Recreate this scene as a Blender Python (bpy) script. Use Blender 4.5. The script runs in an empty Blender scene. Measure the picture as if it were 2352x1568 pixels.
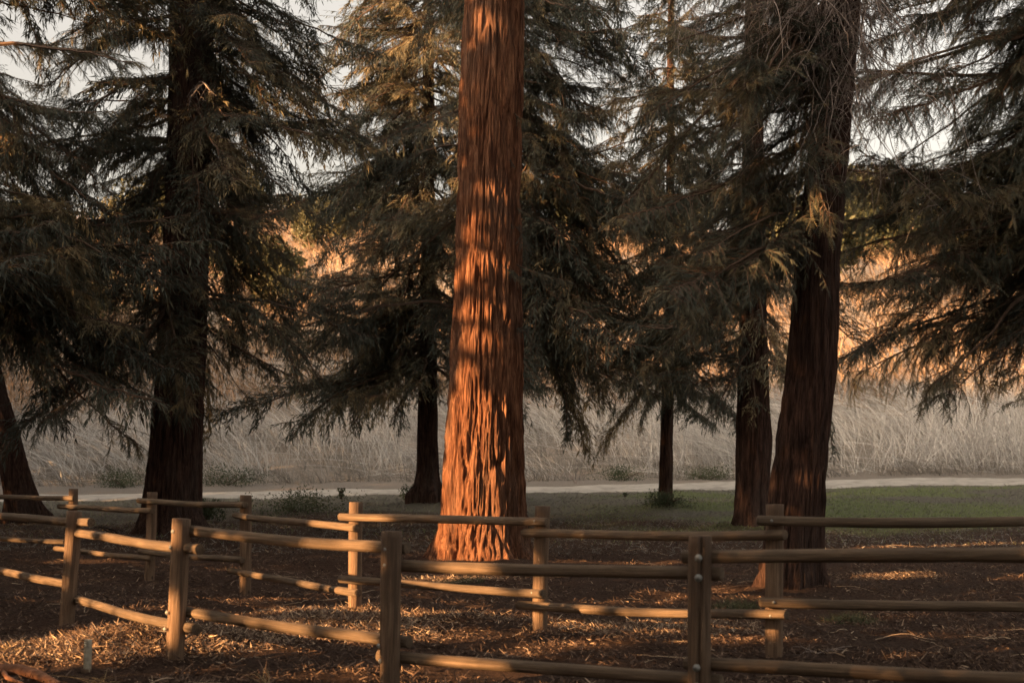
import bpy, math, random
import numpy as np
from mathutils import Vector, Matrix, Euler

random.seed(7)
RNG = np.random.default_rng(7)
R = math.radians
scene = bpy.context.scene
col = scene.collection

# ------------------------------------------------------------------ camera, sky, sun, exposure
FPX, CX, HY, HC = 3267.0, 1176.0, 1123.0, 1.5      # focal length and horizon of a 2352 x 1568 picture, eye height
cam_d = bpy.data.cameras.new("camera")
cam = bpy.data.objects.new("camera", cam_d)
col.objects.link(cam)
cam.location = (0, 0, HC)
cam.rotation_euler = (R(90), 0, 0)
cam_d.sensor_width = 36.0
cam_d.lens = 50.0
cam_d.shift_y = (HY - 784.0) / 2352.0
cam_d.clip_start = 0.1
cam_d.clip_end = 2000.0
cam_d.dof.use_dof = True
cam_d.dof.focus_distance = 20.0
cam_d.dof.aperture_fstop = 2.5
scene.camera = cam

SUN_EL = 10.5
AZ = 62.0                                           # the sun stands behind the camera, this far round to the left
LX, LY = math.sin(R(AZ)), math.cos(R(AZ))           # where the light travels to
TAN = math.tan(R(SUN_EL))
world = bpy.data.worlds.new("World")
scene.world = world
world.use_nodes = True
wn = world.node_tree
wn.nodes.clear()
w_out = wn.nodes.new("ShaderNodeOutputWorld")
w_bg = wn.nodes.new("ShaderNodeBackground")
w_sky = wn.nodes.new("ShaderNodeTexSky")
w_sky.sky_type = 'NISHITA'
w_sky.sun_disc = False
w_sky.sun_elevation = R(SUN_EL)
w_sky.sun_rotation = math.atan2(-LX, -LY)
w_sky.altitude = 100.0
w_sky.air_density = 1.0
w_sky.dust_density = 7.0
w_sky.ozone_density = 1.0
w_tint = wn.nodes.new("ShaderNodeMix")              # white balance of the picture
w_tint.data_type = 'RGBA'
w_tint.blend_type = 'MULTIPLY'
w_tint.inputs[0].default_value = 1.0
w_tint.inputs[7].default_value = (1.0, 0.865, 0.73, 1)
w_sat = wn.nodes.new("ShaderNodeHueSaturation")
w_sat.inputs["Saturation"].default_value = 0.35
wn.links.new(w_sky.outputs[0], w_sat.inputs["Color"])
wn.links.new(w_sat.outputs[0], w_tint.inputs[6])
wn.links.new(w_tint.outputs[2], w_bg.inputs[0])
w_bg.inputs[1].default_value = 0.15
wn.links.new(w_bg.outputs[0], w_out.inputs[0])

sun_d = bpy.data.lights.new("sun", 'SUN')
sun_d.energy = 5.0
sun_d.angle = R(0.5)
sun_d.color = (1.0, 0.54, 0.225)
sun = bpy.data.objects.new("sun", sun_d)
col.objects.link(sun)
sun.location = (-30, -20, 30)
sun.rotation_euler = Vector((LX, LY, -TAN)).to_track_quat('-Z', 'Y').to_euler()

scene.view_settings.view_transform = 'Standard'
scene.view_settings.look = 'None'
scene.view_settings.exposure = 1.95
scene.view_settings.gamma = 1.0
scene.view_settings.use_curve_mapping = False
scene.render.engine = 'CYCLES'
scene.cycles.max_bounces = 5
scene.cycles.diffuse_bounces = 4
scene.cycles.transparent_max_bounces = 4
scene.cycles.sample_clamp_indirect = 4.0

# ------------------------------------------------------------------ small helpers
def at(X, Y, d):
    """the point that shows at (X, Y) of the 2352-wide picture at depth d"""
    return np.array([(X - CX) / FPX * d, d, HC - (Y - HY) / FPX * d])

def _hash(ix, iy, iz, seed):
    h = (ix * 374761393 + iy * 668265263 + iz * 2147483647 + seed * 974634777) & 0xffffffff
    h = ((h ^ (h >> 13)) * 1274126177) & 0xffffffff
    h = (h ^ (h >> 16)) & 0xffffffff
    return h.astype(np.float64) / 4294967295.0

def noise3(x, y, z, seed=0):
    x, y, z = np.broadcast_arrays(np.asarray(x, float), np.asarray(y, float), np.asarray(z, float))
    fx, fy, fz = np.floor(x), np.floor(y), np.floor(z)
    ix, iy, iz = fx.astype(np.int64), fy.astype(np.int64), fz.astype(np.int64)
    tx, ty, tz = x - fx, y - fy, z - fz
    tx, ty, tz = tx*tx*(3-2*tx), ty*ty*(3-2*ty), tz*tz*(3-2*tz)
    def L(a, b, t): return a + (b - a) * t
    c = lambda i, j, k: _hash(ix+i, iy+j, iz+k, seed)
    return L(L(L(c(0,0,0), c(1,0,0), tx), L(c(0,1,0), c(1,1,0), tx), ty),
             L(L(c(0,0,1), c(1,0,1), tx), L(c(0,1,1), c(1,1,1), tx), ty), tz)

def fbm(x, y, z, o=3, seed=0):
    s, a, t = 0.0, 1.0, 0.0
    for i in range(o):
        s = s + a * noise3(x * 2**i, y * 2**i, z * 2**i, seed + i)
        t += a
        a *= 0.5
    return s / t

def new_mesh(name, v, f, mats, mi=None, smooth=False, attr=None):
    """v (N,3); f: list of arrays (M,3) and (K,4)"""
    me = bpy.data.meshes.new(name)
    v = np.asarray(v, np.float32)
    fs = [np.asarray(a, np.int32) for a in f if len(a)]
    loops = np.concatenate([a.ravel() for a in fs])
    sizes = np.concatenate([np.full(len(a), a.shape[1], np.int32) for a in fs])
    me.vertices.add(len(v))
    me.vertices.foreach_set("co", v.ravel())
    me.loops.add(len(loops))
    me.loops.foreach_set("vertex_index", loops)
    me.polygons.add(len(sizes))
    st = np.concatenate([[0], np.cumsum(sizes)[:-1]]).astype(np.int32)
    me.polygons.foreach_set("loop_start", st)
    me.polygons.foreach_set("loop_total", sizes)
    if mi is not None:
        me.polygons.foreach_set("material_index", np.asarray(mi, np.int32))
    me.polygons.foreach_set("use_smooth", np.full(len(sizes), smooth, bool))
    for m in mats:
        me.materials.append(m)
    if attr is not None:
        for k, a in attr.items():
            at_ = me.attributes.new(k, 'FLOAT', 'POINT')
            at_.data.foreach_set("value", np.asarray(a, np.float32))
    me.update(calc_edges=True)
    return me

def obj(name, me, parent=None, loc=None, rot=None):
    o = bpy.data.objects.new(name, me)
    col.objects.link(o)
    if parent is not None:
        o.parent = parent
    if loc is not None:
        o.location = [float(c) for c in loc]
    if rot is not None:
        o.rotation_euler = rot
    return o

def tag(o, label=None, cat=None, group=None, kind=None):
    if label: o["label"] = label
    if cat: o["category"] = cat
    if group: o["group"] = group
    if kind: o["kind"] = kind
    return o

class MB:
    """collects tubes and blades, then makes one mesh"""
    def __init__(self):
        self.v, self.t, self.q, self.tm, self.qm, self.n, self.a = [], [], [], [], [], 0, []
    def add(self, v, t=None, q=None, m=0, a=None):
        v = np.asarray(v, float).reshape(-1, 3)
        if t is not None:
            t = np.asarray(t, int).reshape(-1, 3); self.t.append(t + self.n); self.tm.append(np.full(len(t), m))
        if q is not None:
            q = np.asarray(q, int).reshape(-1, 4); self.q.append(q + self.n); self.qm.append(np.full(len(q), m))
        self.v.append(v)
        self.a.append(np.full(len(v), 0.5) if a is None else np.broadcast_to(a, (len(v),)))
        self.n += len(v)
    def tube(self, pts, r0, r1, k=3, m=0, cap=False, a=None):
        pts = np.asarray(pts, float); n = len(pts)
        tg = np.gradient(pts, axis=0)
        tg /= np.linalg.norm(tg, axis=1)[:, None] + 1e-9
        up = np.array([0, 0, 1.0]) if abs(tg[0, 2]) < .9 else np.array([1.0, 0, 0])
        s = np.cross(tg, up); s /= np.linalg.norm(s, axis=1)[:, None] + 1e-9
        w = np.cross(s, tg)
        r = np.linspace(r0, r1, n)
        th = np.arange(k) / k * 2 * math.pi
        v = pts[:, None, :] + r[:, None, None] * (np.cos(th)[None, :, None] * s[:, None, :] + np.sin(th)[None, :, None] * w[:, None, :])
        i, j = np.meshgrid(np.arange(n-1), np.arange(k), indexing='ij')
        j2 = (j + 1) % k
        q = np.stack([i*k+j, i*k+j2, (i+1)*k+j2, (i+1)*k+j], -1).reshape(-1, 4)
        self.add(v.reshape(-1, 3), q=q, m=m, a=a)
    def mesh(self, name, mats, smooth=False, attr=False):
        f, mi = [], []
        if self.t: f.append(np.concatenate(self.t)); mi.append(np.concatenate(self.tm))
        if self.q: f.append(np.concatenate(self.q)); mi.append(np.concatenate(self.qm))
        return new_mesh(name, np.concatenate(self.v), f, mats, np.concatenate(mi), smooth,
                        {"vary": np.concatenate(self.a)} if attr else None)

def unit(a):
    return a / (np.linalg.norm(a, axis=-1, keepdims=True) + 1e-9)

# ------------------------------------------------------------------ the lie of the land
_gy = np.array([-80, 0, 6, 9, 13, 18, 24, 30, 36, 41, 46, 50, 53, 56, 62, 75, 90, 105, 120, 135, 160, 300.])
_gz = np.array([-.3, -.08, -.04, 0, .15, .2, .26, .47, .84, 1.12, 1.42, 1.72, 1.9, 2.35, 4.2, 8.8, 14.6, 19.8, 24.0, 26.2, 27, 25.])
MOUNDS = [(-3.35, 12.15, .15, .50), (-2.75, 12.45, .13, .45), (-1.95, 13.1, .13, .45), (-1.35, 13.3, .13, .48), (-.4, 13.9, .10, .45), (-.55, 24.0, .07, 1.5), (-7.1, 30.0, .15, 1.6), (3.4, 17.5, .10, .9), (5.35, 32.0, .12, 1.0), (4.1, 38.0, .14, .8), (-11.5, 34, .1, 1.0), (-2.4, 40, .12, 1.0),
          (-3.6, 13.4, .05, .7), (-1.9, 14.0, .06, .8), (-1.6, 14.75, .05, .35), (.3, 13.3, .04, .3), (2.1, 11.4, .04, .3), (-4.1, 13.3, .05, .3), (-2.7, 11.4, .04, .3)]
def ground_z(x, y):
    x = np.asarray(x, float); y = np.asarray(y, float)
    base = sum(np.interp(y + o, _gy, _gz) for o in (-1.5, -.7, 0, .7, 1.5)) / 5
    s = np.clip((y - 28) / 18, 0, 1)
    z = base + .012 * x * s * (np.clip(1 - (np.abs(x) - 25) / 40, 0, 1))
    far = np.clip((y - 54) / 40, 0, 1)
    z = z + far * 7 * (fbm(x / 38, y / 45, 0, 3, 3) - .5) - 4.5 * far * np.clip((y-95)/40, 0, 1) * np.exp(-((x - 20) / 24)**2)
    n = .12 * (fbm(x / 2.6, y / 2.6, 0, 2, 11) - .5) + .09 * (fbm(x / .60, y / .60, 0, 2, 21) - .5)
    for mx, my, mh, mr in MOUNDS:
        n = n + mh * np.exp(-((x - mx)**2 + (y - my)**2) / mr**2)
    return z + n
def ground_fine(x, y):
    near = np.clip((34 - y) / 8, 0, 1) * np.clip((y - 2) / 3, 0, 1)
    return ground_z(x, y) + near * .055 * (fbm(x / .17, y / .17, 0, 2, 41) - .5)

# ------------------------------------------------------------------ materials
def mat(name):
    m = bpy.data.materials.new(name)
    m.use_nodes = True
    nt = m.node_tree
    nt.nodes.clear()
    out = nt.nodes.new("ShaderNodeOutputMaterial")
    b = nt.nodes.new("ShaderNodeBsdfPrincipled")
    nt.links.new(b.outputs[0], out.inputs[0])
    b.inputs["Roughness"].default_value = .85
    b.inputs["Specular IOR Level"].default_value = .2
    return m, nt, b, out
def N(nt, t, **k):
    n = nt.nodes.new(t)
    for a, v in k.items():
        setattr(n, a, v)
    return n
def noise_n(nt, vec, scale, detail=4, rough=.6):
    n = N(nt, "ShaderNodeTexNoise")
    n.inputs["Scale"].default_value = scale
    n.inputs["Detail"].default_value = detail
    n.inputs["Roughness"].default_value = rough
    if vec is not None: nt.links.new(vec, n.inputs["Vector"])
    return n.outputs[0]
def ramp_n(nt, fac, stops):
    r = N(nt, "ShaderNodeValToRGB")
    e = r.color_ramp.elements
    while len(e) < len(stops): e.new(.5)
    for i, (p, c) in enumerate(stops):
        e[i].position = p
        e[i].color = (*c, 1)
    nt.links.new(fac, r.inputs[0])
    return r.outputs[0]
def mix_n(nt, fac, a, b, mode='MIX'):
    m = N(nt, "ShaderNodeMix", data_type='RGBA', blend_type=mode)
    for s, v in ((0, fac), (6, a), (7, b)):
        if isinstance(v, (int, float)): m.inputs[s].default_value = v
        elif isinstance(v, tuple): m.inputs[s].default_value = (*v, 1)
        else: nt.links.new(v, m.inputs[s])
    return m.outputs[2]
def objvec(nt, sc=(1, 1, 1), which="Object"):
    tc = N(nt, "ShaderNodeTexCoord")
    mp = N(nt, "ShaderNodeMapping")
    mp.inputs["Scale"].default_value = sc
    nt.links.new(tc.outputs[which], mp.inputs[0])
    return mp.outputs[0]
def bump_n(nt, h, bsdf, strength, dist):
    b = N(nt, "ShaderNodeBump")
    b.inputs["Strength"].default_value = strength
    b.inputs["Distance"].default_value = dist
    nt.links.new(h, b.inputs["Height"])
    nt.links.new(b.outputs[0], bsdf.inputs["Normal"])
def attr_n(nt, name):
    a = N(nt, "ShaderNodeAttribute")
    a.attribute_name = name
    return a.outputs["Fac"]

def bark_mat(name, dark, mid, light, grey):
    m, nt, b, _ = mat(name)
    v1 = objvec(nt, (1, 1, .10))
    v2 = objvec(nt, (1, 1, .05))
    n1 = noise_n(nt, v1, 14, 6, .65)
    n2 = noise_n(nt, v2, 60, 5, .7)
    n3 = noise_n(nt, objvec(nt, (1, 1, .35)), 1.6, 4, .6)
    c = ramp_n(nt, n1, [(.36, dark), (.49, mid), (.64, light)])
    c = mix_n(nt, ramp_n(nt, n3, [(.48, (0, 0, 0)), (.70, (.7, .7, .7))]), c, grey)
    c = mix_n(nt, .8, c, ramp_n(nt, n2, [(.34, (.25, .22, .20)), (.60, (1.15, 1.12, 1.1))]), 'MULTIPLY')
    nt.links.new(c, b.inputs["Base Color"])
    bump_n(nt, n2, b, 1.0, .06)
    b.inputs["Roughness"].default_value = .95
    b.inputs["Specular IOR Level"].default_value = .1
    return m
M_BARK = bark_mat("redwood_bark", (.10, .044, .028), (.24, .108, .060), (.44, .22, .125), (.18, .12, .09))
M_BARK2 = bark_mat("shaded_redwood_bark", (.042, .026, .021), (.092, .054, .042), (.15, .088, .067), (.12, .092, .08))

def leaf_mat(name, c0, c1, c2, trans=.25, attr=False):
    m, nt, b, out = mat(name)
    oi = N(nt, "ShaderNodeObjectInfo")
    n = noise_n(nt, objvec(nt), 2.2, 3)
    ad = N(nt, "ShaderNodeMath", operation='MULTIPLY_ADD')
    nt.links.new(oi.outputs["Random"], ad.inputs[0]); ad.inputs[1].default_value = .35
    nt.links.new(n, ad.inputs[2])
    c = ramp_n(nt, ad.outputs[0], [(.40, c0), (.68, c1), (1.0, c2)])
    nt.links.new(c, b.inputs["Base Color"])
    b.inputs["Roughness"].default_value = .6
    b.inputs["Specular IOR Level"].default_value = .3
    if trans:
        tr = N(nt, "ShaderNodeBsdfTranslucent")
        nt.links.new(c, tr.inputs[0])
        mx = N(nt, "ShaderNodeMixShader")
        mx.inputs[0].default_value = trans
        nt.links.new(b.outputs[0], mx.inputs[1])
        nt.links.new(tr.outputs[0], mx.inputs[2])
        nt.links.new(mx.outputs[0], out.inputs[0])
    return m
M_LEAF = leaf_mat("redwood_needles", (.058, .066, .052), (.100, .108, .080), (.32, .24, .12))
M_LEAF_FAR = leaf_mat("hillside_leaves", (.075, .08, .035), (.13, .12, .055), (.20, .155, .08))
M_SHRUB = leaf_mat("shrub_leaves", (.05, .07, .035), (.09, .11, .055), (.13, .14, .08))

def simple_mat(name, cols, scale, rough=.85, bump=.3, vec=(1, 1, 1), detail=4, bd=.01):
    m, nt, b, _ = mat(name)
    n = noise_n(nt, objvec(nt, vec), scale, detail)
    c = ramp_n(nt, n, [(.3 + .4 * i / max(1, len(cols)-1), k) for i, k in enumerate(cols)])
    nt.links.new(c, b.inputs["Base Color"])
    b.inputs["Roughness"].default_value = rough
    if bump: bump_n(nt, n, b, bump, bd)
    return m
M_TWIG = simple_mat("branch_wood", [(.08, .05, .035), (.15, .10, .07)], 20)
M_DEAD = simple_mat("dead_twig_wood", [(.26, .21, .18), (.42, .35, .31)], 9)
M_DARKDEAD = simple_mat("dark_dead_wood", [(.035, .025, .02), (.08, .06, .05)], 9)

def vary_mat(name, stops, rough=.9, trans=0):
    m, nt, b, out = mat(name)
    a = attr_n(nt, "vary")
    c = ramp_n(nt, a, stops)
    nt.links.new(c, b.inputs["Base Color"])
    b.inputs["Roughness"].default_value = rough
    b.inputs["Specular IOR Level"].default_value = .15
    return m
M_STALK = vary_mat("dry_stalk", [(0, (.31, .293, .268)), (.5, (.56, .53, .49)), (1, (.82, .79, .74))])
M_BRUSH = vary_mat("matted_brush", [(0, (.14, .125, .108)), (.5, (.27, .245, .213)), (1, (.40, .37, .32))])
M_REED = vary_mat("hill_reed", [(0, (.20, .125, .075)), (.5, (.32, .21, .13)), (1, (.44, .30, .195))])
M_LITTER = vary_mat("needle_litter", [(0, (.045, .030, .025)), (.45, (.098, .064, .048)), (.75, (.22, .148, .105)), (1, (.55, .42, .29))])
M_GRASS = vary_mat("lawn_blades", [(0, (.17, .20, .08)), (.5, (.28, .35, .14)), (1, (.42, .46, .22))])
M_WEED = vary_mat("forest_weeds", [(0, (.055, .06, .035)), (.5, (.095, .105, .055)), (1, (.17, .17, .10))])
M_STRAW = vary_mat("straw", [(0, (.30, .20, .09)), (1, (.60, .45, .24))])

def ground_mat():
    m, nt, b, _ = mat("forest_floor")
    v = objvec(nt)
    n1 = noise_n(nt, v, 1.1, 5)
    n2 = noise_n(nt, v, 28, 6, .75)
    n3 = noise_n(nt, objvec(nt, (1, 2.2, 1)), 90, 4, .8)
    duff = ramp_n(nt, n2, [(.30, (.040, .027, .022)), (.5, (.10, .064, .048)), (.66, (.21, .14, .10))])
    duff = mix_n(nt, ramp_n(nt, n1, [(.42, (0, 0, 0)), (.66, (.6, .6, .6))]), duff, (.11, .065, .045))
    duff = mix_n(nt, .5, duff, ramp_n(nt, n3, [(.35, (.35, .33, .32)), (.62, (1.25, 1.2, 1.15))]), 'MULTIPLY')
    soil = ramp_n(nt, n2, [(.3, (.17, .155, .115)), (.7, (.34, .31, .245))])
    green = ramp_n(nt, n2, [(.3, (.17, .20, .085)), (.7, (.34, .38, .18))])
    bank = ramp_n(nt, n2, [(.3, (.24, .20, .165)), (.7, (.50, .44, .37))])
    c = mix_n(nt, attr_n(nt, "soil"), duff, soil)
    c = mix_n(nt, attr_n(nt, "green"), c, green)
    c = mix_n(nt, attr_n(nt, "bank"), c, bank)
    nt.links.new(c, b.inputs["Base Color"])
    mh = N(nt, "ShaderNodeMath", operation='ADD')
    nt.links.new(n2, mh.inputs[0]); nt.links.new(n3, mh.inputs[1])
    bump_n(nt, mh.outputs[0], b, 1.0, .06)
    b.inputs["Roughness"].default_value = .95
    b.inputs["Specular IOR Level"].default_value = .1
    return m
M_GROUND = ground_mat()
M_PATH = simple_mat("path_dirt", [(.30, .265, .22), (.46, .415, .35), (.56, .51, .435)], 2.2, .95, .5, (1, 1, 1), 7, .03)

def wood_mat(name, stops, dark):
    m, nt, b, _ = mat(name)
    n1 = noise_n(nt, objvec(nt, (1, 1, .06)), 26, 5, .65)
    n2 = noise_n(nt, objvec(nt, (1, 1, .02)), 120, 4, .7)
    n3 = noise_n(nt, objvec(nt, (1, 1, .5)), 3.0, 3, .5)
    oi = N(nt, "ShaderNodeObjectInfo")
    c = ramp_n(nt, n1, [(.33, stops[0]), (.55, stops[1]), (.72, stops[2])])
    c = mix_n(nt, .5, c, ramp_n(nt, n2, [(.36, (.25, .22, .2)), (.58, (1.15, 1.15, 1.15))]), 'MULTIPLY')
    c = mix_n(nt, ramp_n(nt, n3, [(.42, (0, 0, 0)), (.68, (.85, .85, .85))]), c, dark)
    c = mix_n(nt, .5, c, ramp_n(nt, oi.outputs["Random"], [(0, (.75, .75, .75)), (1, (1.15, 1.1, 1.05))]), 'MULTIPLY')
    vo = N(nt, "ShaderNodeTexVoronoi")
    vo.inputs["Scale"].default_value = 2.6
    nt.links.new(objvec(nt, (1.6, 1.6, 1)), vo.inputs["Vector"])
    c = mix_n(nt, ramp_n(nt, vo.outputs["Distance"], [(.05, (.9, .9, .9)), (.10, (0, 0, 0))]), c, (.06, .04, .03))
    nt.links.new(c, b.inputs["Base Color"])
    bump_n(nt, n2, b, .9, .010)
    b.inputs["Roughness"].default_value = .8
    return m
M_RAIL = wood_mat("weathered_rail", ((.115, .084, .058), (.215, .155, .104), (.31, .232, .162)), (.105, .08, .060))
M_POST = wood_mat("weathered_post", ((.12, .08, .055), (.22, .148, .098), (.32, .225, .155)), (.12, .082, .06))
M_BOLT, _nt, _b, _ = mat("galvanised_bolt")
_b.inputs["Base Color"].default_value = (.30, .30, .28, 1)
_b.inputs["Metallic"].default_value = .35
_b.inputs["Roughness"].default_value = .55
M_PIPE = simple_mat("worn_pale_paint", [(.28, .26, .20), (.42, .39, .31), (.18, .16, .125)], 14, .8, .2)

# ------------------------------------------------------------------ ground, path and hillside
def spaced(segs):
    out = []
    for a, b, s in segs:
        out.append(np.arange(a, b, s))
    out.append([segs[-1][1]])
    return np.concatenate(out)
def sheet(xs, ys, fz, name, mats, attr=None, smooth=True):
    gx, gy = np.meshgrid(xs, ys)
    gz = fz(gx, gy)
    nx, ny = len(xs), len(ys)
    i, j = np.meshgrid(np.arange(ny-1), np.arange(nx-1), indexing='ij')
    q = np.stack([i*nx+j, i*nx+j+1, (i+1)*nx+j+1, (i+1)*nx+j], -1).reshape(-1, 4)
    a = {k: f(gx, gy).ravel() for k, f in attr.items()} if attr else None
    return new_mesh(name, np.stack([gx, gy, gz], -1).reshape(-1, 3), [q], mats, None, smooth, a)

def path_mid(x):                      # the dirt path drifts away to the right
    return 46.6 + .03 * x + .8 * np.sin(x / 9.0)
def path_half(x):
    return 1.9 + .25 * np.sin(x / 5.0)
def m_soil(x, y):
    n = fbm(x / 2.4, y / 2.4, 0, 3, 61) - .5
    return np.clip((y - 33 + 10 * n + np.clip(-x, 0, 8) * -.2) / 4, 0, 1)
def m_green(x, y):
    n = fbm(x / 4.0, y / 2.4, 0, 4, 71) + .10 * (fbm(x / .7, y / .5, 0, 2, 72) - .5)
    band = np.clip((y - 30) / 3, 0, 1) * np.clip((path_mid(x) - path_half(x) - y) / .5, 0, 1)
    return np.clip((n - .42) * 5, 0, .9) * band * np.clip((x - 1.0) / 4, .04, 1)
def m_bank(x, y):
    return np.clip((y - path_mid(x) - 1.0) / .8, 0, 1)
G_ATTR = {"soil": m_soil, "green": m_green, "bank": m_bank}
xs = spaced([(-150, -40, 5), (-40, -18, 1), (-18, -6.5, .25), (-6.5, 6.5, .075), (6.5, 18, .25), (18, 40, 1), (40, 150, 5)])
ys = spaced([(-80, -10, 5), (-10, 7, .6), (7, 20, .075), (20, 30, .13), (30, 56, .35)])
g = obj("ground", sheet(xs, ys, ground_fine, "ground", [M_GROUND], G_ATTR))
tag(g, kind="structure")
xs2 = spaced([(-150, -60, 4), (-60, 60, 1.0), (60, 150, 4)])
ys2 = spaced([(56, 140, 1.0), (140, 300, 8)])
h = obj("hillside", sheet(xs2, ys2, ground_z, "hillside", [M_GROUND], G_ATTR))
tag(h, kind="structure")
px_ = np.arange(-60, 60.1, .5)
tt = np.linspace(-1, 1, 9)
gx = np.repeat(px_[:, None], 9, 1)
edge = 1 + .16 * (fbm(gx / .9, np.sign(tt[None, :]) * 2.3 + 0 * gx, 0, 3, 81) - .5) * 2
gy = path_mid(gx) + tt[None, :] * path_half(gx) * edge
gz = ground_z(gx, gy) + .05 - .16 * np.abs(tt[None, :])**6
i, j = np.meshgrid(np.arange(len(px_)-1), np.arange(8), indexing='ij')
q = np.stack([i*9+j, (i+1)*9+j, (i+1)*9+j+1, i*9+j+1], -1).reshape(-1, 4)
p = obj("path", new_mesh("path", np.stack([gx, gy, gz], -1).reshape(-1, 3), [q], [M_PATH], None, True))
tag(p, kind="structure")

# ------------------------------------------------------------------ trunks
def trunk_mesh(name, d, edges, top, nt_, dz, m, seed, depth=.03, cell=.09, flutes=.10, n_flute=9):
    """edges: (Y, left X, right X) read off the silhouette; returns mesh in local space and its base point"""
    e = sorted(edges, key=lambda a: -a[0])
    Z = np.array([HC - (Y - HY) / FPX * d for Y, _, _ in e])
    C = np.array([((a + b) / 2 - CX) / FPX * d for _, a, b in e])
    W = np.array([(b - a) / 2 / FPX * d for _, a, b in e])
    zb = Z[0] - .45
    slope = (C[-1] - C[-3]) / (Z[-1] - Z[-3])
    z1 = Z[-1]
    zs = np.concatenate([np.arange(zb, z1 + .3, dz), np.linspace(z1 + .4, top, 24)])
    cx = np.where(zs <= z1, np.interp(zs, Z, C), C[-1] + slope * (zs - z1))
    w = np.where(zs <= z1, np.interp(zs, Z, W), W[-1] * (1 - .75 * (zs - z1) / (top - z1)))
    th = np.arange(nt_) / nt_ * 2 * math.pi
    TH, ZZ = np.meshgrid(th, zs)
    CXX = np.repeat(cx[:, None], nt_, 1); WW = np.repeat(w[:, None], nt_, 1)
    co, si = np.cos(TH), np.sin(TH)
    hgt = ZZ - Z[0]
    lob = fbm(co * n_flute / 6.3 * 1.6 + seed, si * n_flute / 6.3 * 1.6, hgt * .35, 2, seed) - .5
    wob = fbm(co * 1.2, si * 1.2, hgt * .5, 2, seed + 5) - .5
    r = WW * (1 + .06 * wob + flutes * lob * (1 + 4.2 * np.exp(-np.clip(hgt, 0, 9) / .55)))
    lob2 = fbm(co * 2.1 + seed, si * 2.1, hgt * .2, 2, seed + 7)
    r = r * (1 + 1.1 * np.clip(lob2 - .42, 0, 1) * np.exp(-np.clip(hgt, 0, 9) / .26))
    warp = .28 * (fbm(co * 2, si * 2, hgt * .7, 2, seed + 9) - .5)
    X, Y = co * WW, si * WW
    n1 = noise3(X / cell + warp * 4, Y / cell + warp * 3, hgt / 1.15 + seed, seed + 1)
    n2 = noise3(X / (cell * .45) + warp * 6, Y / (cell * .45), hgt / .60, seed + 2)
    n3 = fbm(X / .024, Y / .024, hgt / .30, 2, seed + 3)
    fiss = np.exp(-(np.abs(2 * n1 - 1) / .17)**2)
    fis2 = np.exp(-(np.abs(2 * n2 - 1) / .25)**2)
    low = .55 + .45 * np.exp(-np.clip(hgt, 0, 20) / 3.0)
    r = r - depth * fiss * low - depth * .38 * fis2 + depth * .85 * (n3 - .5)
    v = np.stack([CXX + co * r, si * r, ZZ], -1)
    base = np.array([np.interp(Z[0], Z, C), 0, Z[0]])
    v = v - base
    n = len(zs)
    i, j = np.meshgrid(np.arange(n-1), np.arange(nt_), indexing='ij')
    j2 = (j + 1) % nt_
    q = np.stack([i*nt_+j, i*nt_+j2, (i+1)*nt_+j2, (i+1)*nt_+j], -1).reshape(-1, 4)
    me = new_mesh(name, v.reshape(-1, 3), [q], [m], None, True)
    def axis(z):
        if z <= z1:
            return np.interp(z, Z, C), np.interp(z, Z, W)
        return C[-1] + slope * (z - z1), W[-1] * (1 - .75 * (z - z1) / (top - z1))
    return me, np.array([base[0], d, Z[0]]), axis

# ------------------------------------------------------------------ gaps cut in the unseen crowns and boughs so sun reaches chosen spots
SW = -12.0
def to_uz(p):
    s = p[0] * LX + p[1] * LY
    return -p[0] * LY + p[1] * LX, p[2] + (s - SW) * TAN
WIN = []
def win(X, Y, d, ru, rz, rot=0.0):
    u, z = to_uz(at(X, Y, d))
    WIN.append((u, z, ru, rz, R(rot), at(X, Y, d)[0] * LX + at(X, Y, d)[1] * LY))
def gnd(X, Y):
    d = 12.0
    for _ in range(40):
        d = (HC - float(ground_z((X - CX) / FPX * d, d))) / (Y - HY) * FPX
        d = min(max(d, 5), 60)
    return d
# the trunk
win(1080, 1225, 23.4, .80, .55); win(1080, 1110, 23.4, .75, .55); win(1080, 1010, 23.4, .70, .45); win(1065, 935, 23.4, .45, .30)
win(1040, 860, 23.4, .12, .25); win(1066, 775, 23.4, .18, .18); win(1085, 708, 23.4, .40, .13, -12); win(1066, 598, 23.4, .26, .20, -30)
win(1118, 435, 23.4, .14, .10); win(1055, 510, 23.4, .06, .2); win(1078, 40, 23.4, .08, .22)
# fence rails and the lit post
win(812, 1290, 14.80, .17, 1.0); win(820, 1195, 14.5, .40, .10, 0); win(740, 1200, 15.2, .45, .11); win(690, 1335, 15.6, .25, .08); win(775, 1352, 15, .25, .09)
win(600, 1320, 17, .15, .08)
win(268, 1237, 12.7, .42, .09); win(340, 1250, 12.0, .45, .09); win(300, 1405, 12.4, .55, .08); win(210, 1385, 13, .3, .07)
win(50, 1322, 14.2, .5, .07); win(40, 1240, 22, .45, .09); win(120, 1243, 21, .25, .08); win(130, 1142, 22, .18, .1)
win(830, 1252, 10.5, .14, .06); win(715, 1446, 10.9, .16, .06); win(835, 1462, 10.5, .12, .06)
win(1090, 1303, 10.0, .20, .10); win(1010, 1520, 9.8, .25, .08); win(1238, 1385, 13.22, .10, .22); win(1340, 1399, 12.7, .12, .07); win(1570, 1408, 12.1, .22, .09)
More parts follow.
